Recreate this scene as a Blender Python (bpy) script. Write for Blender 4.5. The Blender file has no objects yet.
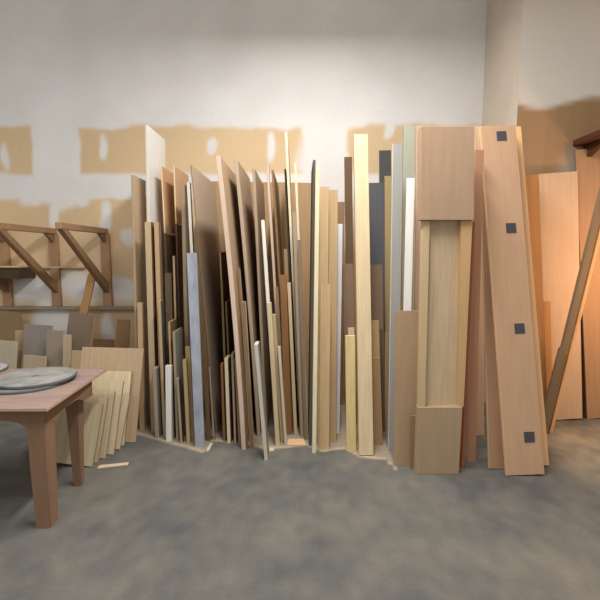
import bpy, bmesh, math, random
from mathutils import Vector, Matrix, noise
random.seed(7)
COL = bpy.context.scene.collection
# ------------------------------------------------------------------ camera
F = 433.0; CAMZ = 1.6; PITCH = math.atan(45 / 433.0)
CAM = Vector((0, 0, CAMZ))
FW = Vector((0, math.cos(PITCH), -math.sin(PITCH)))
UP = Vector((0, math.sin(PITCH), math.cos(PITCH)))
RT = Vector((1, 0, 0))

def ray(px, py):
    return FW + RT * ((px - 300) / F) + UP * ((300 - py) / F)

def at(px, py, Y):
    d = ray(px, py)
    return CAM + d * (Y / d.y)

def on_z(px, py, z=0.0):
    d = ray(px, py)
    return CAM + d * ((z - CAMZ) / d.z)

def floor_y(yb):
    return on_z(300, yb).y

cd = bpy.data.cameras.new('camera'); cam = bpy.data.objects.new('camera', cd); COL.objects.link(cam)
cd.sensor_width = 36; cd.lens = 36 * F / 600.0; cd.clip_start = .05
cam.matrix_world = Matrix(((RT.x, UP.x, -FW.x, 0), (RT.y, UP.y, -FW.y, 0), (RT.z, UP.z, -FW.z, CAMZ), (0, 0, 0, 1)))
bpy.context.scene.camera = cam

# ------------------------------------------------------------------ materials
def lin(c):
    return tuple((v / 255 / 12.92) if v / 255 <= .04045 else ((v / 255 + .055) / 1.055) ** 2.4 for v in c) + (1,)

MATS = {}

def mat(rgb, style='board', rough=.75):
    """board: faint streaks along the length; ply: stronger grain; flat: melamine; film: patchy plastic wrap; steel etc."""
    g = .3 * rgb[0] + .5 * rgb[1] + .2 * rgb[2]
    rgb = tuple(int(round(g + (v - g) * .9)) for v in rgb)
    key = (rgb, style)
    if key in MATS:
        return MATS[key]
    m = bpy.data.materials.new('%s_%d_%d_%d' % ((style,) + rgb)); m.use_nodes = True
    nt = m.node_tree; N = nt.nodes; L = nt.links
    b = N['Principled BSDF']; b.inputs['Roughness'].default_value = rough
    b.inputs['Specular IOR Level'].default_value = .25
    tc = N.new('ShaderNodeTexCoord'); mp = N.new('ShaderNodeMapping')
    L.new(tc.outputs['Object'], mp.inputs['Vector'])
    nz = N.new('ShaderNodeTexNoise'); L.new(mp.outputs['Vector'], nz.inputs['Vector'])
    nz.inputs['Detail'].default_value = 5
    lo, hi = .94, 1.05
    if style == 'board':
        mp.inputs['Scale'].default_value = (14, 9, 1.2); nz.inputs['Scale'].default_value = 2.2
    elif style == 'ply':
        mp.inputs['Scale'].default_value = (16, 16, 1.0); nz.inputs['Scale'].default_value = 3.0; lo, hi = .88, 1.08
    elif style == 'flat':
        nz.inputs['Scale'].default_value = 3; lo, hi = .95, 1.04
    elif style == 'film':
        mp.inputs['Scale'].default_value = (5, 5, 2.0); nz.inputs['Scale'].default_value = 2.4; lo, hi = .7, 1.2
    elif style == 'table':
        mp.inputs['Scale'].default_value = (1.2, 14, 14); nz.inputs['Scale'].default_value = 2.5; lo, hi = .82, 1.12
    elif style == 'dusty':
        nz.inputs['Scale'].default_value = 9; lo, hi = .72, 1.25
    cr = N.new('ShaderNodeMapRange')
    cr.inputs['From Min'].default_value = .3; cr.inputs['From Max'].default_value = .7
    cr.inputs['To Min'].default_value = lo; cr.inputs['To Max'].default_value = hi
    L.new(nz.outputs['Fac'], cr.inputs['Value'])
    oi = N.new('ShaderNodeObjectInfo')
    r2 = N.new('ShaderNodeMapRange'); r2.inputs['To Min'].default_value = .94; r2.inputs['To Max'].default_value = 1.06
    L.new(oi.outputs['Random'], r2.inputs['Value'])
    mu = N.new('ShaderNodeMath'); mu.operation = 'MULTIPLY'
    L.new(cr.outputs['Result'], mu.inputs[0]); L.new(r2.outputs['Result'], mu.inputs[1])
    vm = N.new('ShaderNodeVectorMath'); vm.operation = 'SCALE'
    vm.inputs[0].default_value = lin(rgb)[:3]
    L.new(mu.outputs['Value'], vm.inputs['Scale'])
    L.new(vm.outputs['Vector'], b.inputs['Base Color'])
    MATS[key] = m
    return m

def attr_mat(name, bump=0.0, rough=.85, attr='paint', nscale=25, vary=.05):
    m = bpy.data.materials.new(name); m.use_nodes = True
    nt = m.node_tree; N = nt.nodes; L = nt.links
    b = N['Principled BSDF']; b.inputs['Roughness'].default_value = rough
    b.inputs['Specular IOR Level'].default_value = .2
    a = N.new('ShaderNodeAttribute'); a.attribute_name = attr
    tc = N.new('ShaderNodeTexCoord'); nz = N.new('ShaderNodeTexNoise'); nz.inputs['Scale'].default_value = nscale
    nz.inputs['Detail'].default_value = 6
    L.new(tc.outputs['Object'], nz.inputs['Vector'])
    mr = N.new('ShaderNodeMapRange'); mr.inputs['To Min'].default_value = 1 - vary; mr.inputs['To Max'].default_value = 1 + vary
    L.new(nz.outputs['Fac'], mr.inputs['Value'])
    vm = N.new('ShaderNodeVectorMath'); vm.operation = 'SCALE'
    L.new(a.outputs['Color'], vm.inputs[0]); L.new(mr.outputs['Result'], vm.inputs['Scale'])
    L.new(vm.outputs['Vector'], b.inputs['Base Color'])
    if bump:
        bp = N.new('ShaderNodeBump'); bp.inputs['Strength'].default_value = bump; bp.inputs['Distance'].default_value = .01
        L.new(nz.outputs['Fac'], bp.inputs['Height']); L.new(bp.outputs['Normal'], b.inputs['Normal'])
    return m

# ------------------------------------------------------------------ helpers
def link_bm(name, bm, mats, parent=None, mw=None):
    me = bpy.data.meshes.new(name); bm.normal_update(); bm.to_mesh(me); bm.free()
    for m in (mats if isinstance(mats, (list, tuple)) else [mats]):
        me.materials.append(m)
    o = bpy.data.objects.new(name, me); COL.objects.link(o)
    if mw is not None:
        o.matrix_world = mw
    if parent is not None:
        o.parent = parent
    return o

def tag(o, label, cat, group=None):
    o['label'] = label; o['category'] = cat
    if group:
        o['group'] = group
    return o

def struct(o):
    o['kind'] = 'structure'
    return o

def empty(name, loc, label, cat, group=None):
    o = bpy.data.objects.new(name, None); COL.objects.link(o); o.location = loc; o.empty_display_size = .1
    bpy.context.view_layer.update()
    return tag(o, label, cat, group)

def add_box(bm, x0, x1, y0, y1, z0, z1, bev=0.0, mi=0):
    vs = [bm.verts.new(p) for p in ((x0, y0, z0), (x1, y0, z0), (x1, y1, z0), (x0, y1, z0), (x0, y0, z1), (x1, y0, z1), (x1, y1, z1), (x0, y1, z1))]
    fs = [bm.faces.new([vs[i] for i in q]) for q in ((3, 2, 1, 0), (4, 5, 6, 7), (0, 1, 5, 4), (1, 2, 6, 5), (2, 3, 7, 6), (3, 0, 4, 7))]
    for f in fs:
        f.material_index = mi
    if bev:
        es = list({e for f in fs for e in f.edges})
        bmesh.ops.bevel(bm, geom=es, offset=bev, segments=1, affect='EDGES')
    return fs

def add_prism(bm, pts, vec, bev=0.0):
    """closed polygon pts swept along vec"""
    n = len(pts)
    a = [bm.verts.new(p) for p in pts]; b = [bm.verts.new(Vector(p) + Vector(vec)) for p in pts]
    fs = [bm.faces.new(a), bm.faces.new(b[::-1])]
    for i in range(n):
        fs.append(bm.faces.new((a[(i + 1) % n], a[i], b[i], b[(i + 1) % n])))
    bmesh.ops.recalc_face_normals(bm, faces=fs)
    if bev:
        bmesh.ops.bevel(bm, geom=list({e for f in fs for e in f.edges}), offset=bev, segments=1, affect='EDGES')
    return fs

def slat_bm(w, D, H, bow=0.0, cut=0.0, wt=None, segs=10):
    """a board standing on z=0: width w (x, centred), depth D (y, from 0 back), height H, bowed sideways; slot 0 = broad faces,
    slot 1 = narrow edges and ends. cut lowers the far end of the top edge, wt is a different width at the top."""
    bm = bmesh.new(); rings = []
    wt = w if wt is None else wt
    bv = min(.0025, w * .15, D * .15)
    prof = ((-.5, 0, bv, 0), (.5, 0, -bv, 0), (.5, 0, 0, bv), (.5, 1, 0, -bv), (.5, 1, -bv, 0), (-.5, 1, bv, 0), (-.5, 1, 0, -bv), (-.5, 0, 0, bv))
    for i in range(segs + 1):
        t = i / segs; ww = w + (wt - w) * t; ox = bow * 4 * t * (1 - t)
        rings.append([bm.verts.new((ox + px * ww + bx, py * D + by, H * t - (cut * t * py if i == segs else 0))) for px, py, bx, by in prof])
    broad_is_x = D > w           # broad faces are the +-x ones when deeper than wide
    for i in range(segs):
        for k in range(8):
            k2 = (k + 1) % 8
            f = bm.faces.new((rings[i][k], rings[i][k2], rings[i + 1][k2], rings[i + 1][k]))
            side_x = k in (2, 6); side_y = k in (0, 4)
            f.material_index = 0 if (side_x if broad_is_x else side_y) else 1
    f = bm.faces.new(rings[0][::-1]); f.material_index = 1
    f = bm.faces.new(rings[-1]); f.material_index = 1
    return bm

PLACED = []

def board(name, cat, label, face, edge, top, bot, D, L=0.0, yaw=0.0, bow=0.0, cut=0.0, style='board', base=0.0, d=None, group=None, dx=0.0):
    """top=(x1,x2,y) and bot=(x1,x2,y) are where the near face starts and ends as seen in the photo; the foot's depth comes from the floor row"""
    xt1, xt2, yt = top; xb1, xb2, yb = bot
    Yb = d if d is not None else floor_y(yb)
    if base:
        Pb = at((xb1 + xb2) / 2, yb, Yb)
    else:
        r = ray((xb1 + xb2) / 2, yb); k = Yb / r.y
        Pb = CAM + r * k; Pb.z = 0.0
    Pt = at((xt1 + xt2) / 2, yt, Yb + L)
    Pb.x += dx; Pt.x += dx
    w = (abs(at(xb2, yb, Yb).x - at(xb1, yb, Yb).x) + abs(at(xt2, yt, Yb + L).x - at(xt1, yt, Yb + L).x)) / 2
    ax = Pt - Pb; H = ax.length; Z = ax.normalized()
    X = Vector((math.cos(yaw), math.sin(yaw), 0)); X = (X - Z * X.dot(Z)).normalized()
    Y = Z.cross(X).normalized()
    M = Matrix(((X.x, Y.x, Z.x, Pb.x), (X.y, Y.y, Z.y, Pb.y), (X.z, Y.z, Z.z, Pb.z), (0, 0, 0, 1)))
    if not base:       # set the lowest corner on the floor
        lo = min((M @ Vector((sx * w / 2, sy * D, 0))).z for sx in (-1, 1) for sy in (0, 1))
        M.translation.z -= lo
    o = link_bm(name, slat_bm(w, D, H, bow, cut), [mat(face, style), mat(edge, 'board')], None, M)  # edges mostly lighter than faces: the light they catch is in the colour
    tag(o, label, cat, group)
    PLACED.append((o, w, D, H))
    return o

# colours (base colours, sRGB)
MDF = (178, 150, 118); MDFD = (140, 112, 84); TAN = (196, 166, 124); PINE = (222, 198, 152); CREAM = (226, 212, 176)
WHITE = (232, 230, 226); DKB = (116, 88, 62); DARK = (76, 68, 58); BRN = (140, 98, 58); ORG = (186, 134, 84)
GRY = (142, 140, 136); DGRY = (92, 94, 98); GTAN = (172, 152, 126); PINK = (212, 186, 166); LGRN = (172, 170, 154); RED = (112, 62, 38)
OLIVE = (150, 128, 88)

# ------------------------------------------------------------------ the setting
WY = 5.0; CEIL = 4.6

def smooth(a, b, x):
    t = max(0, min(1, (x - a) / (b - a))) if a != b else float(x > a)
    return t * t * (3 - 2 * t)

def paint_grid(name, x0, x1, nx, z0, z1, nz, Y, fn, m, flat=False):
    bm = bmesh.new(); cl = bm.loops.layers.float_color.new('paint'); V = []
    for j in range(nz + 1):
        row = []
        for i in range(nx + 1):
            x = x0 + (x1 - x0) * i / nx; z = z0 + (z1 - z0) * j / nz
            row.append(bm.verts.new((x, z, 0) if flat else (x, Y, z)))
        V.append(row)
    cache = {}
    for j in range(nz):
        for i in range(nx):
            f = bm.faces.new((V[j][i], V[j][i + 1], V[j + 1][i + 1], V[j + 1][i]))
            for lp in f.loops:
                k = lp.vert
                if k not in cache:
                    c = lp.vert.co
                    cache[k] = fn(c.x, c.y if flat else c.z)
                lp[cl] = cache[k]
    return struct(link_bm(name, bm, m))

def blob(x, z, cx, cz, rx, rz, soft=.35):
    q = math.hypot((x - cx) / rx, (z - cz) / rz)
    return 1 - smooth(1 - soft, 1 + soft, q)

def px2wall(px, py):
    p = at(px, py, WY); return p.x, p.z

def band(v, a, b, s=.03):
    return smooth(a - s, a + s, v) * (1 - smooth(b - s, b + s, v))

DABS = []
for (px, py, rx, ry) in ((104, 146, 4, 13), (5, 158, 4, 14), (55, 214, 5, 14), (105, 219, 5, 18), (128, 238, 9, 9), (271, 146, 4.5, 15), (212, 146, 4, 8),
                         (388, 130, 6, 8), (88, 286, 30, 16), (40, 288, 34, 15), (122, 291, 16, 13), (52, 322, 16, 24), (12, 352, 16, 12), (70, 338, 16, 22),
                         (108, 332, 5, 20), (30, 200, 12, 8), (62, 200, 16, 10), (82, 198, 8, 9), (18, 186, 20, 12), (335, 215, 22, 50), (318, 165, 20, 40)):
    cx, cz = px2wall(px, py); ex, ez = px2wall(px + rx, py - ry)
    DABS.append((cx, cz, ex - cx, ez - cz))
HB = (px2wall(60, 199)[1], px2wall(60, 174)[1])
V1 = (px2wall(31, 140)[0], px2wall(79, 140)[0]); V2 = (px2wall(302, 140)[0], px2wall(350, 140)[0])

def wall_paint(x, z):
    n = noise.noise((x * 3.1, 0, z * 3.1)) * .05 + noise.noise((x * 9, 3, z * 9)) * .018
    m = band(z + n * .6, HB[0], HB[1])
    m = max(m, band(x + n * .6, V1[0], V1[1], .02) * smooth(HB[0] - .1, HB[0], z), band(x + n, V2[0], V2[1], .03) * smooth(1.6, 1.7, z))
    m = max(m, band(x + n, V1[0] + 5.6, V1[1] + 5.6, .03))
    for cx, cz, rx, rz in DABS:
        if abs(x - cx) < 2 * rx and abs(z - cz) < 2 * rz:
            m = max(m, blob(x + n, z + n, cx, cz, rx, rz) * .95)
    m = max(m, smooth(2.98, 3.06, z + n))
    m *= .96 + .08 * noise.noise((x * 5, 9, z * 5))
    t = Vector(lin((220, 194, 156))[:3]) * (1 + .10 * noise.noise((x * 1.3, 5, z * 1.3)))
    w = Vector(lin((232, 232, 232))[:3]) * (1 + .07 * noise.noise((x * 2.3, 7, z * 2.3)))
    c = t.lerp(w, max(0, min(1, m)))
    return (c.x, c.y, c.z, 1)

paint_grid('wall_back', -5.2, 5.2, 460, 0, CEIL, 200, WY, wall_paint, attr_mat('drywall_joint_compound', .04))

EDGE = [(p.x, p.y) for p in (on_z(*q) for q in ((120, 433), (140, 435), (165, 442), (190, 449), (204, 453), (214, 441), (244, 443), (264, 449), (286, 448), (306, 445), (322, 452), (334, 450), (346, 449), (360, 457), (386, 460), (396, 470)))]
def floor_paint(x, y):
    n = noise.noise((x * 1.1, y * 1.1, 0)) * .5 + noise.noise((x * 4, y * 4, 2)) * .3 + noise.noise((x * 13, y * 9, 4)) * .25
    c = Vector(lin((88, 91, 92))[:3]) * (1 + .18 * n)
    dust = max(smooth(1.75, 2.2, x) * (.45 + .7 * n) * smooth(2.6, 3.2, y), .1 + .3 * n)
    if EDGE[0][0] < x < EDGE[-1][0]:
        k = max(i for i in range(len(EDGE)) if EDGE[i][0] <= x); k = min(k, len(EDGE) - 2)
        (xa, ya), (xb, yb) = EDGE[k], EDGE[k + 1]
        e = y - (ya + (yb - ya) * (x - xa) / (xb - xa)) + .02 * n
        dust = max(dust, smooth(-.03, .03, e) * .55, band(e, 0, .05, .03) * (1.0 + .5 * n))
    c = c.lerp(Vector(lin((204, 184, 152))[:3]), max(0, min(1, dust)) * .75)
    return (c.x, c.y, c.z, 1)

paint_grid('floor', -5.2, 5.2, 420, -1.5, WY, 300, 0, floor_paint, attr_mat('dusty_concrete', .15, .8, nscale=40, vary=.14), flat=True)
bm = bmesh.new(); add_box(bm, -5.2, 5.2, -1.5, WY, CEIL, CEIL + .1)
struct(link_bm('ceiling', bm, mat((242, 242, 240), 'flat')))

# partition of plywood to the right, standing proud of the back wall
PX0 = at(508, 300, 4.2).x; PY = 4.2
def part_paint(x, z):
    n = noise.noise((x * 2, 1, z * .7)); g = noise.noise((x * 14, 2, z * 1.2))
    c = Vector(lin((160, 128, 94))[:3]) * (1 + .14 * n + .1 * g)
    pale = max(blob(x, z, PX0 + .62, 2.35, .2, .25, .5) * .4, smooth(3.0, 3.12, x) * (1 - smooth(1.2, 1.6, z)) * .6)
    pale = max(pale, smooth(2.98, 3.04, z + n * .1))
    c = c.lerp(Vector(lin((216, 208, 198))[:3]), min(1, pale))
    return (c.x, c.y, c.z, 1)
paint_grid('wall_right', PX0, 5.2, 130, 0, CEIL, 110, PY, part_paint, attr_mat('plywood_lining', .03))
bm = bmesh.new(); add_box(bm, PX0, PX0 + .05, PY + .002, WY - .002, 0, CEIL - .001)
struct(link_bm('wall_return', bm, mat((216, 204, 188), 'flat')))

# narrow ledges fixed along the back wall at the left
def ledge(name, x0, x1, py, hh, dep, col):
    z = at(60, py, WY).z
    bm = bmesh.new(); add_box(bm, at(x0, py, WY).x, at(x1, py, WY).x, WY - dep, WY - .001, z - hh, z, .003)
    return struct(link_bm(name, bm, mat(col)))
ledge('trim_1', -80, 146, 306, .035, .07, (150, 138, 120))
ledge('trim_2', 24, 86, 266.5, .02, .05, (206, 180, 136))

# ------------------------------------------------------------------ wall brackets at the left
def bracket(px, label):
    """timber wall bracket: wall cleat, arm reaching out, diagonal brace under it"""
    zt = at(px, 234, WY).z; zb = at(px, 306, WY).z + .002; x = at(px + 4.5, 270, WY).x
    z_br = at(px, 290, WY).z
    t = empty('wall_bracket', (x, WY, zb), label, 'bracket', 'timber brackets on the back wall')
    wood = mat((178, 140, 104), 'ply'); wood2 = mat((160, 122, 88), 'ply')
    def P(name, pts, wx, m):
        bm = bmesh.new(); add_prism(bm, [(x - wx / 2, y, z) for y, z in pts], (wx, 0, 0), .003)
        o = link_bm(name, bm, m); o.parent = t; o.matrix_parent_inverse = t.matrix_world.inverted()
        return o
    reach = .98; ah = .06
    P('cleat', [(WY - .002, zb), (WY - .045, zb), (WY - .045, zt), (WY - .002, zt)], .1, wood)
    P('arm', [(WY - .002, zt), (WY - reach, zt), (WY - reach, zt + ah), (WY - .002, zt + ah)], .06, wood)
    P('brace', [(WY - .046, z_br - .03), (WY - .046, z_br + .085), (WY - reach + .12, zt - .001), (WY - reach + .02, zt - .001)], .055, wood2)
    P('gusset', [(WY - .046, zt - .001), (WY - .046, zt - .1), (WY - .2, zt - .001)], .03, mat(MDFD))
for px, lb in ((103, 'timber wall bracket with diagonal brace, nearest the stacked boards'), (52, 'timber wall bracket with diagonal brace, middle of the three'),
               (3, 'timber wall bracket cut off by the left photo border')):
    bracket(px, lb)

# dark plank stub laid on a wall shelf at the far left
p0 = at(-40, 272, 4.75); p1 = at(24, 272, 4.75)
bm = bmesh.new(); z0 = at(0, 279, 4.7).z
add_box(bm, p0.x, at(19, 272, 4.7).x, WY - .3, WY - .002, z0, z0 + .12, .004)
t = tag(link_bm('wall_shelf', bm, mat((84, 66, 48))), 'short dark wooden shelf on the wall, cut off by left photo border', 'shelf')
bm = bmesh.new(); add_box(bm, p0.x, at(20, 272, 4.7).x, WY - .32, WY - .002, z0 + .121, z0 + .14, .003)
link_bm('shelf_board', bm, mat((204, 176, 134)), t)

# ------------------------------------------------------------------ stacked boards: the rack
B = board
S = 'sheet'; P_ = 'plank'; ST = 'strip'; PN = 'panel'
# big sheet lying flat against the wall behind everything
B('plywood_sheet', S, 'wide orange-tan plywood sheet flat against the wall behind the upright stack', (186, 152, 112), TAN, (213, 314, 183), (211, 312, 395), .018, L=.06, d=4.86, style='ply')
# --- left end
B('mdf_sheet', S, 'tan sheet standing at the far left end of the upright stack', (190, 164, 132), MDF, (131, 133.5, 175), (137, 139.5, 428), .3)
B('wood_strip', ST, 'narrow tan strip beside the left end sheet, behind the leaning plywood pile', MDF, TAN, (137, 142, 303), (139.5, 144.5, 434), .05, d=3.815)
B('melamine_sheet', PN, 'tall white panel rising past its neighbours near the left end', WHITE, (222, 216, 206), (145, 147.5, 125), (151.5, 154, 425), .5)
B('wood_strip', ST, 'tan strip in front of the tall white panel, left of two level-topped strips', BRN, (200, 176, 140), (144.5, 150.5, 222), (151, 157, 432), .1)
B('wood_strip', ST, 'tan strip in front of the tall white panel, right of two level-topped strips', MDFD, (190, 158, 120), (153.5, 158.5, 222), (161, 165, 429), .07, d=3.80)
B('offcut_board', 'board', 'short grey-faced offcut at the foot of the white panel', GRY, GTAN, (152, 156, 369), (155, 159, 436), .1, d=3.66)
B('chipboard_sheet', S, 'dark grey faced board with tan edge, right of two level-topped strips', DGRY, TAN, (157.5, 160.5, 301), (163, 166, 434), .07, d=3.69)
# two short sheets; the dark ones under them stand in for shade
o1 = B('shade_sheet', S, 'dark brown sheet standing in for the shade below the left short orange-tan sheet', DKB, DKB, (164, 165.4, 233.5), (170.5, 171.9, 418), .46, d=4.06)
o2 = B('shade_sheet', S, 'dark brown sheet standing in for the shade below the right short orange-tan sheet', DKB, DKB, (175.3, 176.7, 224), (181.6, 183, 418), .5, d=4.06)
B('short_sheet', S, 'short orange-tan sheet, left of two hung high behind thin strips', (206, 164, 122), PINE, (160.4, 161.9, 166), (164, 165.4, 233), .45, base=1, d=4.06)
B('short_sheet', S, 'short orange-tan sheet, right of two hung high behind thin strips', (206, 164, 122), PINE, (173, 174.5, 166), (175.3, 176.7, 223.5), .5, base=1, d=4.06)
B('wood_board', 'board', 'grey-brown board in the gap below the left short orange-tan sheet', (132, 112, 90), GTAN, (164.5, 171, 273), (169, 175, 424), .02, d=3.97)
B('chipboard_sheet', S, 'near-black sheet with thin tan edge, below the short orange-tan sheets', DARK, TAN, (172.5, 174.5, 256), (177.5, 179.5, 425), .06, d=3.92)
B('wood_board', 'board', 'brown offcut sheet below the black sheet, higher of two sloping tops', (150, 118, 80), TAN, (168, 170, 322), (172, 174, 430), .2, d=3.68)
B('wood_board', 'board', 'pale olive offcut sheet in front of the brown one with a sloping top', LGRN, GTAN, (172.4, 175, 332), (176, 178.6, 436), .24, d=3.62)
B('offcut_board', 'board', 'short white offcut standing at the front below the pale olive one', WHITE, (222, 222, 208), (165, 171.3, 366), (166, 171.5, 441), .04)
B('offcut_board', 'board', 'short offcut with black face and pale edge at floor front', DARK, GTAN, (176, 178.6, 379), (180.2, 182.4, 443), .05)
B('wood_strip', ST, 'grey-tan strip reaching up between short orange-tan sheet and pale strip', GTAN, GTAN, (181, 184.6, 185), (186.3, 190, 428), .1, d=3.86)
B('wood_strip', ST, 'short tan strip directly left of the blue-grey film-covered board', OLIVE, (186, 160, 112), (185, 190, 347), (190, 194.2, 440), .04, d=3.64)
B('wood_strip', ST, 'shorter tan strip in front, second left of the blue-grey board', OLIVE, (186, 160, 112), (182.5, 186.2, 360), (186.6, 190.4, 443), .04)
B('wood_strip', ST, 'pale strip rising above the blue-grey film-covered board', DARK, (214, 206, 190), (186.6, 189.6, 182), (199.2, 202.2, 440), .05, d=3.64)
B('film_wrapped_board', 'board', 'blue-grey board under printed plastic film, standing at the front', (172, 180, 194), (180, 184, 190), (186.6, 196, 253), (195, 204.4, 447), .03, style='film')
# --- big sheet and its neighbours
B('mdf_sheet', S, 'large grey-tan sheet seen side-on right of the pale strip', (188, 166, 142), (150, 124, 98), (190.2, 191.4, 165), (216, 217.2, 434), 1.0, d=3.76)
B('wood_strip', ST, 'dark brown strip right of the blue-grey film-covered board', DKB, (120, 92, 64), (201.5, 205.5, 327), (206.5, 210.5, 440), .02, d=3.6)
B('offcut_board', 'board', 'brown offcut with thin pale edge in front of the large grey-tan sheet', DKB, GTAN, (208.5, 210.4, 368), (213, 214.9, 440), .03)
B('hardboard_sheet', S, 'red-brown sheet with thin pale edge beyond the large grey-tan sheet', RED, TAN, (219.3, 220.7, 252), (228, 229.4, 428), .8, d=3.82)
B('wood_strip', ST, 'thin brown strip in front of the red-brown sheet', MDFD, OLIVE, (220.5, 222.6, 280), (226.4, 228.4, 430), .02, d=3.75)
B('chipboard_sheet', S, 'dark sheet with tan edge left of the long pale leaning plank', DARK, OLIVE, (224.8, 226.8, 302), (231.4, 233.2, 432), .3, d=3.78)
B('offcut_board', 'board', 'cream-edged short offcut at the front left of the long pale plank', BRN, CREAM, (224.2, 228, 359), (227.4, 230.6, 439), .15, d=3.55)
B('offcut_board', 'board', 'thin grey-tan offcut second left of the long pale plank foot', DKB, GTAN, (231, 233.3, 354), (234, 236.4, 440), .12, d=3.55)
B('offcut_board', 'board', 'thin tan offcut touching the foot of the long pale plank', DKB, OLIVE, (234.2, 236.9, 359), (238.5, 241, 441), .1, d=3.5)
B('wood_strip', ST, 'thin brown offcut at the foot of the red-brown sheet', DKB, BRN, (220.2, 223, 364), (223, 225.6, 437), .06, d=3.6)
B('long_plank', P_, 'long pale pinkish plank leaning left across the stack, foot near the floor front', MDF, PINK, (215.8, 219.4, 156), (241, 246.5, 450), .85, bow=.02)
B('wood_strip', ST, 'thin grey-tan strip right beside the long pale plank, higher of two', MDFD, GTAN, (237, 240, 268), (250.6, 253.2, 446), .02, d=3.6)
B('wood_strip', ST, 'tan strip right beside the long pale plank, lower of two', MDFD, (200, 172, 132), (241.2, 245.6, 302), (249.8, 254.2, 449), .03, d=3.46)
B('mdf_sheet', S, 'tall grey-tan sheet right of the long pale plank, leaning the same way', (176, 150, 122), (184, 164, 142), (234, 237.4, 160), (257, 260.6, 440), .9, d=3.7, bow=.012)
B('mdf_sheet', S, 'tall sheet with grey-tan edge, second right of the long pale plank', MDF, GTAN, (252, 255, 169), (265, 267.6, 437), .9, d=3.76)
B('offcut_board', 'board', 'whitish short board whose foot reaches furthest onto the floor', GRY, (206, 202, 186), (254, 257.8, 345), (264.4, 268, 461), .14, d=3.24)
B('wood_strip', ST, 'bright white narrow strip between two tall tan sheets', (210, 206, 194), (238, 234, 222), (260.8, 264.6, 220), (275.4, 278.6, 440), .03, d=3.66)
B('wood_strip', ST, 'cream strip below the bright white strip, taller of two', TAN, (208, 188, 148), (267, 271, 303), (275.4, 280.2, 446), .05, d=3.5)
B('wood_strip', ST, 'cream strip below the bright white strip, shorter of two', TAN, (204, 182, 140), (271.8, 275.4, 315), (280.8, 284.4, 445), .05, d=3.575)
B('wood_strip', ST, 'tall thin strip with pinkish edge, upright left of the brown sheet', MDFD, (200, 176, 158), (266, 268.8, 165), (282.4, 284.8, 432), .06, d=3.78)
B('wood_strip', ST, 'grey-brown strip to the left of the orange-brown board', MDFD, (150, 128, 106), (275.2, 278.2, 287), (283.2, 285.8, 437), .02, d=3.66)
B('offcut_board', 'board', 'small pale offcut before the orange-brown board', GTAN, (220, 206, 180), (277.6, 280.4, 347), (284.4, 287.2, 443), .03, d=3.53)
B('hardboard_sheet', S, 'tall brown sheet behind the orange-brown board, top left of centre', (160, 128, 88), (150, 112, 70), (271.4, 273.4, 170), (288.4, 290.2, 431), .95, d=3.82)
B('brown_board', 'board', 'orange-brown board standing mid-stack with flat front', (150, 106, 62), BRN, (279.6, 286.4, 275), (285.2, 292, 434), .02, d=3.73)
B('wood_strip', ST, 'thin olive strip rising behind the orange-brown board', OLIVE, OLIVE, (283.4, 287.4, 249), (291.6, 295, 430), .02, d=3.8)
B('wood_strip', ST, 'light strip right of the orange-brown board', MDFD, (214, 190, 150), (287.2, 290.6, 283), (294, 297.4, 436), .04, d=3.72)
B('chipboard_sheet', S, 'dark-edged sheet left of the tallest pointed sheet', DKB, DARK, (284.2, 286, 169), (296, 297.6, 428), .6, d=3.9)
B('plywood_sheet', S, 'tallest pointed sheet near the centre, pale edge nearly touching the photo top', (206, 184, 154), CREAM, (284.6, 287.2, 132), (299.6, 302, 437), .7, d=3.83, cut=.05)
B('wood_strip', ST, 'short grey-tan strip right of the tallest pointed sheet', GTAN, GTAN, (292.2, 296.2, 212), (300.6, 304.2, 437), .02, d=3.68)
B('wood_strip', ST, 'tall thin cream-edged strip between pointed sheet and dark slab', (170, 148, 118), CREAM, (294, 296.6, 163), (306, 308.2, 432), .3, d=3.85)
B('wood_strip', ST, 'grey-brown strip left of the dark slab, lower than the cream-edged one', (112, 94, 76), (142, 122, 102), (297.6, 301, 240), (304.4, 307.4, 438), .03, d=3.62)
B('dark_slab', 'board', 'dark slab standing behind the bright cream-edged strip at the centre', (100, 92, 72), (88, 84, 76), (313, 315.6, 160), (308.8, 311.4, 448), .5, d=3.5)
B('wood_strip', ST, 'bright cream edge strip at the centre, foot at the floor front', CREAM, (238, 224, 184), (316, 319.6, 166), (311.8, 316.6, 453), .04)
# --- planks right of centre
B('pine_plank', P_, 'flat-faced tan plank right of the cream strip, left of a matching pair', TAN, TAN, (319.4, 329.2, 187), (317.2, 326.2, 446), .02, L=.1, style='ply', d=3.52)
B('pine_plank', P_, 'flat-faced tan plank right of a matching pair, beside the white strip', (190, 160, 118), TAN, (329.6, 337, 190), (326.6, 337, 446), .02, L=.1, style='ply', d=3.57)
B('pine_plank', P_, 'shorter tan plank leaning on the front of the matching pair', (206, 174, 130), TAN, (320.4, 331, 284), (319, 329, 449), .018, L=.03, style='ply', d=3.43)
B('melamine_strip', ST, 'blue-white strip between tan pair of planks and grey-brown board', (222, 226, 234), WHITE, (334, 343, 224), (331.6, 339, 435), .02, L=.08, d=3.75)
B('brown_board', 'board', 'brown board showing above the blue-white strip', (150, 120, 86), TAN, (336, 344.6, 202), (335, 343.6, 405), .02, L=.05, d=4.5)
B('dark_board', 'board', 'dark brown board left of the tall thick cream plank', (108, 84, 60), DKB, (344.4, 352, 157), (347.5, 355, 415), .02, L=.06, d=4.3)
B('grey_brown_board', 'board', 'grey-brown board with flat front left of the thick cream plank', (140, 116, 94), MDFD, (342, 353, 264), (346, 357, 427), .02, L=.04, d=3.95)
B('offcut_board', 'board', 'pinkish offcut peeping above the short yellow-cream board', (214, 186, 154), TAN, (348, 354.4, 328), (349.6, 356.4, 440), .02, L=.02, d=3.56)
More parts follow.
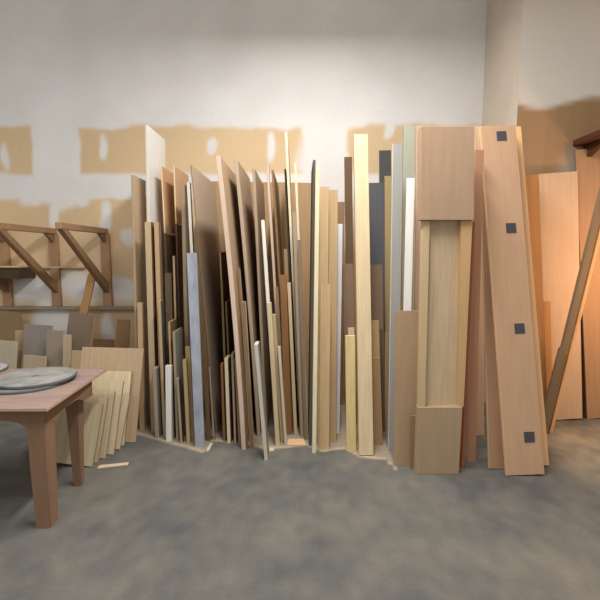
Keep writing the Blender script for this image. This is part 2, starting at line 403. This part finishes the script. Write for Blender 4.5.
B('pine_board', 'board', 'short yellow-cream board left of the thick cream plank foot', (224, 200, 140), PINE, (346.4, 354.2, 336), (345.6, 357, 453), .03, L=.02, style='ply', d=3.4)
B('thick_plank', P_, 'tall thick cream plank with bare flat face, right of centre', (218, 196, 156), (204, 174, 130), (354, 367.6, 135), (358.8, 374, 456), .045, L=.33, style='ply')
B('slate_sheet', PN, 'dark slate panel right of the thick cream plank', DGRY, DGRY, (368, 384, 183), (371, 386, 406), .018, L=.06, d=4.45)
B('grey_brown_board', 'board', 'grey-brown board below the dark slate panel', (136, 114, 92), MDFD, (368.4, 382.6, 265), (372, 385, 425), .02, L=.05, d=3.98)
B('wood_board', 'board', 'tan board before the lower grey-brown board, taller of two', (188, 160, 116), TAN, (369.4, 379, 321), (374, 382, 444), .02, L=.02, style='ply', d=3.62)
B('wood_board', 'board', 'tan board right of the thick cream plank foot, shorter of two', (178, 148, 106), TAN, (370.4, 380.4, 358), (374.4, 382, 450), .02, L=.02, d=3.52)
B('wood_strip', ST, 'thin dark grey strip beside the pair of short tan boards', (96, 84, 70), DKB, (380, 382.8, 329), (383, 385.6, 435), .02, d=3.8)
B('wood_board', 'board', 'small grey-tan board in the dark gap left of the grey boards', (160, 138, 108), MDFD, (384.8, 389, 333), (384.2, 388, 430), .02, d=3.85)
B('olive_board', 'board', 'olive-tan board left of the tall grey board', (164, 146, 104), OLIVE, (384.4, 392, 176), (385.4, 392, 415), .02, L=.05, d=4.2)
B('tall_board', PN, 'charcoal panel topmost behind the slate panel and olive board', (78, 80, 78), (206, 190, 150), (378.6, 391.4, 150.5), (381, 392.5, 400), .02, L=.03, d=4.7)
B('grey_board', 'board', 'tall grey board left of the pale grey-green board', (152, 152, 148), (206, 202, 186), (392.6, 403, 144), (388.4, 397.4, 459), .03, L=.2, d=3.42)
B('grey_board', 'board', 'pale grey-green board reaching the photo top behind the white strip', (168, 170, 152), GRY, (403.2, 415.6, 126), (399.8, 411, 430), .02, L=.15, d=3.85)
B('melamine_strip', ST, 'bright white strip behind the top of the front tan sheet', (234, 234, 232), WHITE, (407, 415, 178), (400, 407.4, 462), .02, L=.1, d=3.36)
B('mdf_board', 'board', 'pinkish-tan board left of the tall framed carcass', (190, 162, 138), MDF, (416, 424, 126), (413.6, 421, 440), .02, L=.1, d=3.65)
B('mdf_sheet', S, 'front tan sheet, waist high, left of the tall framed carcass', (182, 152, 116), MDF, (396, 420, 311), (393.6, 417.6, 470), .018, L=.03, d=3.16)
B('wood_strip', ST, 'short brown strip before the front tan sheet', (150, 122, 90), MDFD, (410.8, 416.2, 416), (410, 415.4, 474), .012, d=3.1)

# --- right: tall framed carcass
CY = 3.04
yf = 300 + F * math.tan(math.atan(CAMZ / CY) - PITCH)
c0 = at(440, yf, CY); c0.z = 0
carc = empty('cabinet_carcass', (c0.x, CY, 0), 'tall narrow open-fronted carcass with tan head panel and recessed plywood back', 'cabinet')
def cpart(name, pts, y0, t, m, label=None):
    # the polygon is laid out in the carcass front plane, then set at its own depth
    bm = bmesh.new(); P3 = []
    for px, py in pts:
        p = at(px, py, y0); P3.append((p.x, y0, max(0.0, p.z)))
    add_prism(bm, P3, (0, t, 0), .002)
    o = link_bm(name, bm, m); o.parent = carc; o.matrix_parent_inverse = carc.matrix_world.inverted()
    if label: o['label'] = label
    return o
yb_ = yf + 3
cpart('head_panel', [(421, 126), (474.6, 126), (474, 220), (421, 220)], CY - .03, .09, mat((180, 148, 120)))
cpart('back_panel', [(429.6, 220.6), (461.4, 220.6), (459.2, 407), (425, 407)], CY + .05, .012, mat((198, 174, 140), 'ply'))
cpart('side_rail', [(422.8, 220.6), (430, 220.6), (425.4, 407), (418.4, 407)], CY, .05, mat((206, 178, 136)))
cpart('side_rail', [(461.2, 220.6), (472.6, 220.6), (463.8, 407), (459, 407)], CY, .05, mat((204, 164, 114)))
cpart('base_panel', [(418, 407.4), (462.6, 407.4), (458.6, yb_), (415.4, yb_)], CY - .01, .06, mat((182, 154, 120)))

# --- right: leaning planks
B('hardboard_sheet', S, 'thin reddish sheet edge tight against the right side of the carcass', (160, 88, 62), (176, 104, 78), (472.6, 475, 222), (460.8, 464.6, 470), .04, d=3.12)
B('wood_plank', P_, 'pinkish brown plank between carcass and the parallel leaning planks', (190, 138, 104), MDF, (475, 484, 150), (466.6, 476, 462), .02, L=.1, d=3.22)
B('wood_plank', P_, 'pale plank edge topmost behind the pinkish brown plank', (210, 176, 146), PINE, (474.5, 482, 126), (475.6, 484, 450), .02, L=.08, d=3.72)
pp2 = B('wood_plank', P_, 'leaning plank half hidden behind the plank with dark patches', (172, 134, 102), TAN, (479, 507, 128), (489, 520, 470), .025, L=.5, d=3.1, style='board')
pp = B('wide_plank', P_, 'wide leaning plank with four dark square patches down its face', (192, 154, 120), (216, 172, 126), (481.4, 514.4, 127), (505.4, 546, 476), .03, L=.5, d=3.0)
B('wood_plank', P_, 'bright plank standing in for the lit right edge of the patched plank', (240, 192, 136), (240, 192, 136), (497, 520.5, 128), (522, 550, 466), .03, L=.5, d=3.14)  # bright colour paints in the light on the patched plank's side
B('wood_plank', P_, 'orange-brown plank upright between patched plank and pale panel', (200, 138, 82), ORG, (516, 540, 176), (528, 547.4, 432), .03, L=.1, d=3.8, style='ply')
B('plywood_sheet', PN, 'pale plywood panel with square top against the right lining', (214, 178, 142), PINE, (538.6, 578, 174), (546, 582, 421), .018, L=.06, d=4.06)
B('offcut_board', 'board', 'small orange offcut with pale top at the left foot of the pale panel', (206, 146, 90), PINE, (543.4, 551, 302), (546, 553.4, 424), .02, L=.03, d=3.93)
B('wood_stick', ST, 'long olive-grey stick leaning right across the pale panel', (136, 112, 84), (150, 126, 96), (604, 611, 180), (541.6, 548, 433), .04, d=3.76)
B('wood_stick', ST, 'thin bright orange stick standing in for the lit edge of the olive-grey stick', (232, 176, 116), (232, 176, 116), (612.4, 616, 180), (549.6, 552.6, 433), .04, d=3.76)  # added strip, its bright colour is the light on the stick's edge
B('wood_stick', ST, 'short grey stick lying along the lower left of the olive-grey stick', (138, 114, 86), (150, 124, 92), (560, 566, 349), (537.6, 543, 436), .03, d=3.7)
B('tall_board', PN, 'tall orange-tan panel added for the soft brown shade at the right photo border behind the leaning sticks', (176, 134, 98), MDFD, (576, 640, 150), (586, 650, 421), .018, L=.04, d=4.1)  # added panel, its tone stands in for diffuse shade on the lining
# patches on the wide plank
Mi = pp.matrix_world.inverted()
nrm = (pp.matrix_world.to_3x3() @ Vector((0, -1, 0))).normalized(); org = pp.matrix_world.translation
for px, py in ((501.5, 136), (511, 228), (519.5, 328.5), (529.3, 437)):
    r = ray(px, py); k = (org - CAM).dot(nrm) / r.dot(nrm); q = Mi @ (CAM + r * k)
    bm = bmesh.new(); add_box(bm, q.x - .038, q.x + .038, -.004, -.0005, q.z - .038, q.z + .038, .001)
    o = link_bm('dark_patch', bm, mat((76, 74, 78), 'flat')); o.parent = pp; o['label'] = 'dark grey square patch'
# dark shelf high at the right border
bm = bmesh.new(); z0 = at(590, 139, 3.95).z
add_box(bm, at(576, 139, 4.15).x, at(660, 147, 3.8).x, 3.75, PY - .003, z0, z0 + .05, .004)
t = tag(link_bm('wall_shelf', bm, mat((92, 54, 36))), 'dark red-brown shelf high on the right lining, at the photo border', 'shelf')
bm = bmesh.new(); x = at(590, 147, 4.1).x
add_prism(bm, [(x, PY - .003, z0 - .001), (x, PY - .3, z0 - .001), (x, PY - .003, z0 - .14)], (.05, 0, 0), .003)
link_bm('shelf_bracket', bm, mat((92, 54, 36)), t)

# ------------------------------------------------------------------ left: plywood pile leaning behind the table
PL = [('mdf_sheet', 'large tan sheet at the back of the leaning pile behind the table', (192, 160, 122), (82, 144, 349), (72, 135, 443), .22),
      ('plywood_sheet', 'cream plywood sheet just in front of the large tan sheet', (222, 200, 160), (88, 131.6, 372), (78, 124.6, 446), .19),
      ('plywood_sheet', 'narrow cream sheet with top corner right of the pale-topped sheet', (208, 186, 148), (92, 130, 396), (80, 120.6, 450), .15),
      ('plywood_sheet', 'pale-topped cream sheet, third tallest top edge of the leaning pile', (216, 194, 154), (60, 123.4, 382), (48, 114.4, 455), .16),
      ('plywood_sheet', 'cream sheet with a grey-tan edge, third from the front of the pile', (200, 178, 140), (54, 115, 392), (42, 106.4, 459), .14),
      ('plywood_sheet', 'cream sheet second from the front of the leaning pile', (206, 184, 146), (50, 108, 399), (38, 98.6, 463), .12),
      ('plywood_sheet', 'foremost cream sheet of the leaning pile, right behind the table', (202, 180, 142), (48, 103, 405), (36, 93.4, 467), .11)]
for nm, lb, c, tp, bt, L_ in PL:
    B(nm, S, lb, tuple(int(v * .9 + 20) for v in c), (158, 138, 108) if nm != 'mdf_sheet' else c, tp, bt, .02, L=L_, style='ply')  # darker edge colour paints in the shade of the gaps between sheets

# offcuts standing at the wall behind the pile
OFF = [('offcut_board', 'board', 'low pale tan panel before the slanted grey panel, just above the discs', (184, 162, 134), (24, 46, 357), (20, 43, 408), .018, .03, 4.25),
       ('offcut_board', 'board', 'grey panel offcut with slanted top, left of the grey group behind the table', (150, 140, 132), (24, 52.5, 326), (18, 46, 405), .018, .1, 4.42),
       ('offcut_board', 'board', 'grey-tan panel offcut right beside the slanted-top grey one', (160, 144, 124), (46.5, 64, 331), (44, 61, 410), .018, .08, 4.3),
       ('offcut_board', 'board', 'tilted grey-brown panel leaning under the plank by the wall', (146, 126, 108), (69.4, 93, 315.5), (56, 80, 402), .018, .1, 4.5),
       ('offcut_board', 'board', 'small pale panel before the tilted grey-brown panel', (186, 164, 134), (63, 71, 335), (62, 70, 411), .018, .04, 4.2),
       ('leaning_plank', P_, 'short brown plank leaning right against the wall under a bracket', (190, 142, 92), (88, 95.5, 275), (60, 68, 400), .03, .12, 4.66),
       ('offcut_board', 'board', 'brown panel at the left border below the wall ledge', (150, 122, 90), (-12, 20, 312), (-14, 18, 398), .018, .06, 4.76),
       ('offcut_board', 'board', 'pale cream panel at the left border behind the round discs', (190, 176, 152), (-8, 17, 342), (-14, 13, 405), .018, .05, 4.36),
       ('offcut_board', 'board', 'small tan panel between pale cream panel and slanted grey panel', (186, 158, 120), (15, 25, 331), (13.6, 23, 403), .018, .04, 4.56),
       ('offcut_board', 'board', 'narrow brown panel leaning at the wall left of the upright stack', (158, 122, 82), (117, 129.6, 320), (112, 126, 405), .018, .12, 4.5),
       ('offcut_board', 'board', 'dark brown panel with sloping top above the large tan sheet', (112, 80, 54), (93, 114, 340), (90, 111, 412), .018, .06, 4.2),
       ('offcut_board', 'board', 'small tan panel between tilted grey-brown panel and large tan sheet', (196, 166, 126), (72, 94, 352), (68, 90, 415), .018, .06, 4.05)]
for nm, ct, lb, c, tp, bt, th, L_, d_ in OFF:
    B(nm, ct, lb, c, tuple(min(255, int(v * 1.15)) for v in c), tp, bt, th, L=L_, d=d_)  # edge is a brighter copy of the face colour, as if lit

# ------------------------------------------------------------------ table with discs
TZ = .75
fr = on_z(47, 408.5, TZ); br = on_z(107, 368.5, TZ)
XR = (fr.x + br.x) / 2; XL = XR - 1.15; Y0 = fr.y; Y1 = br.y
tb = empty('work_table', ((XL + XR) / 2, (Y0 + Y1) / 2, 0), 'pinkish brown wooden work table holding round discs', 'table')
def tpart(name, bm, m, label=None):
    o = link_bm(name, bm, m); o.parent = tb; o.matrix_parent_inverse = tb.matrix_world.inverted()
    if label: o['label'] = label
    return o
bm = bmesh.new()
sk = (br.x - fr.x) / 2
add_prism(bm, [(XL, Y0, TZ - .02), (XR - sk, Y0, TZ - .02), (XR + sk, Y1, TZ - .02), (XL, Y1, TZ - .02)], (0, 0, .02), .003)
for f in bm.faces:
    f.material_index = int(abs(f.normal.z) < .6)
tpart('tabletop', bm, [mat((154, 130, 120), 'table'), mat((190, 154, 122))])
wood = mat((136, 104, 80), 'board'); wood2 = mat((142, 108, 84), 'board')
ins = .05
def apron(p0, p1, nrm):
    """board under the top from p0 to p1 whose lower edge curves down where it meets the legs"""
    p0 = Vector(p0); p1 = Vector(p1); ln = (p1 - p0).length; u = (p1 - p0) / ln
    prof = [(0, 0), (ln, 0)]
    cur = [(0, .11), (.112, .11), (.125, .098), (.15, .082), (.2, .072)]
    prof += [(ln - a_, d_) for a_, d_ in cur] + [(a_, d_) for a_, d_ in reversed(cur)]
    bm = bmesh.new()
    add_prism(bm, [p0 + u * a_ + Vector((0, 0, -d_)) for a_, d_ in prof], Vector(nrm) * .02)
    tpart('apron', bm, wood)
zt_ = TZ - .0205; xr_ = XR - ins - sk; ya_ = Y0 + ins
apron((XL + ins, ya_, zt_), (xr_, ya_, zt_), (0, 1, 0))
apron((XL + ins, 2.94, zt_), (xr_, 2.94, zt_), (0, 1, 0))
apron((xr_, ya_ + .021, zt_), (xr_, 2.939, zt_), (-1, 0, 0))
apron((XL + ins, ya_ + .021, zt_), (XL + ins, 2.939, zt_), (1, 0, 0))
for sx in (0, 1):
    for sy in (0, 1):
        cx = XR - ins - sk - (.09 if sy else .0535) if sx else XL + ins + .085
        cy = 2.885 if sy else (Y0 + ins + .0535)
        bm = bmesh.new()
        lv = ((0, .044), (.35, .048), (.55, .05), (TZ - .1105, .052)) if not (sy) else ((0, .026), (.35, .034), (.55, .042), (TZ - .1105, .05))
        rings = []
        for z, r in lv:
            rings.append([bm.verts.new((cx + a * r, cy + b * r, z)) for a, b in ((-1, -1), (1, -1), (1, 1), (-1, 1))])
        for i in range(len(rings) - 1):
            for k in range(4):
                bm.faces.new((rings[i][k], rings[i][(k + 1) % 4], rings[i + 1][(k + 1) % 4], rings[i + 1][k]))
        bm.faces.new(rings[0][::-1]); bm.faces.new(rings[-1])
        bmesh.ops.bevel(bm, geom=[e for e in bm.edges if abs(e.verts[0].co.z - e.verts[1].co.z) > .05], offset=.006, segments=2, affect='EDGES')
        tpart('leg', bm, wood2)

def disc(label, cx, cy, z, r, th, col):
    bm = bmesh.new(); n = 48
    prof = ((0, 0), (r * .985, 0), (r, th * .2), (r, th * .75), (r * .975, th), (r * .72, th), (r * .70, th * .9), (r * .1, th * .9), (r * .08, th * .7), (0, th * .7))
    prev = None
    for pr, pz in prof:
        ring = [bm.verts.new((0, 0, pz))] if pr == 0 else [bm.verts.new((pr * math.cos(2 * math.pi * k / n), pr * math.sin(2 * math.pi * k / n), pz)) for k in range(n)]
        if prev:
            for k in range(n):
                k2 = (k + 1) % n
                if len(prev) == 1: bm.faces.new((prev[0], ring[k2], ring[k]))
                elif len(ring) == 1: bm.faces.new((prev[k], prev[k2], ring[0]))
                else: bm.faces.new((prev[k], prev[k2], ring[k2], ring[k]))
        prev = ring
    rim = mat((96, 98, 102), 'dusty')
    bmesh.ops.recalc_face_normals(bm, faces=bm.faces); bm.normal_update()
    for f in bm.faces:
        f.material_index = 1 if abs(f.normal.z) < .9 or f.calc_center_median().z < th * .1 else 0
    bmesh.ops.recalc_face_normals(bm, faces=bm.faces)
    o = link_bm('round_disc', bm, [mat(col, 'dusty'), rim]); o.location = (cx, cy, z)
    return tag(o, label, 'disc', 'round discs on the table')
c1 = on_z(36, 381.5, TZ); rr = (on_z(74, 381.5, TZ).x - c1.x)
disc('dusty grey round disc under the other one on the table', c1.x - .035, c1.y - .03, TZ + .0005, rr * 1.02, .018, (122, 122, 122))
disc('dusty grey round disc lying topmost of two on the table', c1.x, c1.y, TZ + .019, rr * .97, .02, (150, 150, 146))
c2 = on_z(-30, 372, TZ)
disc('dusty grey round disc on the table, cut off by the left border', c2.x + .055, c2.y + .02, TZ + .0005, .178, .02, (166, 166, 164))

# ------------------------------------------------------------------ scraps on the floor
def scrap(label, pts, th, col):
    bm = bmesh.new(); P3 = [on_z(px, py, 0) for px, py in pts]
    c = sum(P3, Vector()) / len(P3); c.z = 0
    add_prism(bm, [p - c for p in P3], (0, 0, th), .001)
    o = link_bm('floor_offcut', bm, mat(col)); o.location = c
    return tag(o, label, 'offcut', 'thin offcuts lying on the concrete')
scrap('pale wooden sliver lying on the concrete before the plywood pile', [(97, 469), (128, 465.4), (129, 463), (100, 466)], .008, (222, 200, 164))
scrap('pinkish offcut flat on the floor below the orange-brown board', [(287, 446), (306, 446), (304, 440), (288, 440)], .012, (220, 178, 136))
scrap('pale splinter on the floor right of the blue-grey film-covered board', [(206, 452), (209, 451), (213, 443.5), (210, 443.5)], .006, (206, 190, 164))
scrap('small pale chip on the floor by the furthest-forward whitish board', [(269.4, 452), (274.4, 451), (273.4, 448.4), (269.4, 449)], .008, (220, 196, 160))

# ------------------------------------------------------------------ light
def area(name, loc, target, sx, sy, power, col, spread=180):
    ld = bpy.data.lights.new(name, 'AREA'); ld.shape = 'RECTANGLE'; ld.size = sx; ld.size_y = sy; ld.energy = power; ld.color = col
    ld.spread = math.radians(spread)
    o = bpy.data.objects.new(name, ld); COL.objects.link(o); o.location = loc
    o.rotation_euler = (Vector(target) - Vector(loc)).to_track_quat('-Z', 'Y').to_euler()
    return o
area('ceiling_tube_light', (.12, 2.3, 4.0), (.12, 2.3, 0), .22, 2.4, 155, (1, .965, .92))
area('ceiling_tube_light', (-2.6, .6, 4.0), (-2.6, 1.2, 0), 1.4, .3, 40, (.95, .97, 1))
area('warm_room_light', (3.5, 3.3, 1.5), (2.4, 4.1, 1.3), .4, .4, 24, (1, .6, .32))
w = bpy.data.worlds.new('world'); bpy.context.scene.world = w; w.use_nodes = True
w.node_tree.nodes['Background'].inputs[0].default_value = (1, .95, .88, 1)
w.node_tree.nodes['Background'].inputs[1].default_value = .58
vs = bpy.context.scene.view_settings
vs.view_transform = 'Standard'; vs.look = 'None'; vs.exposure = 0; vs.gamma = 1
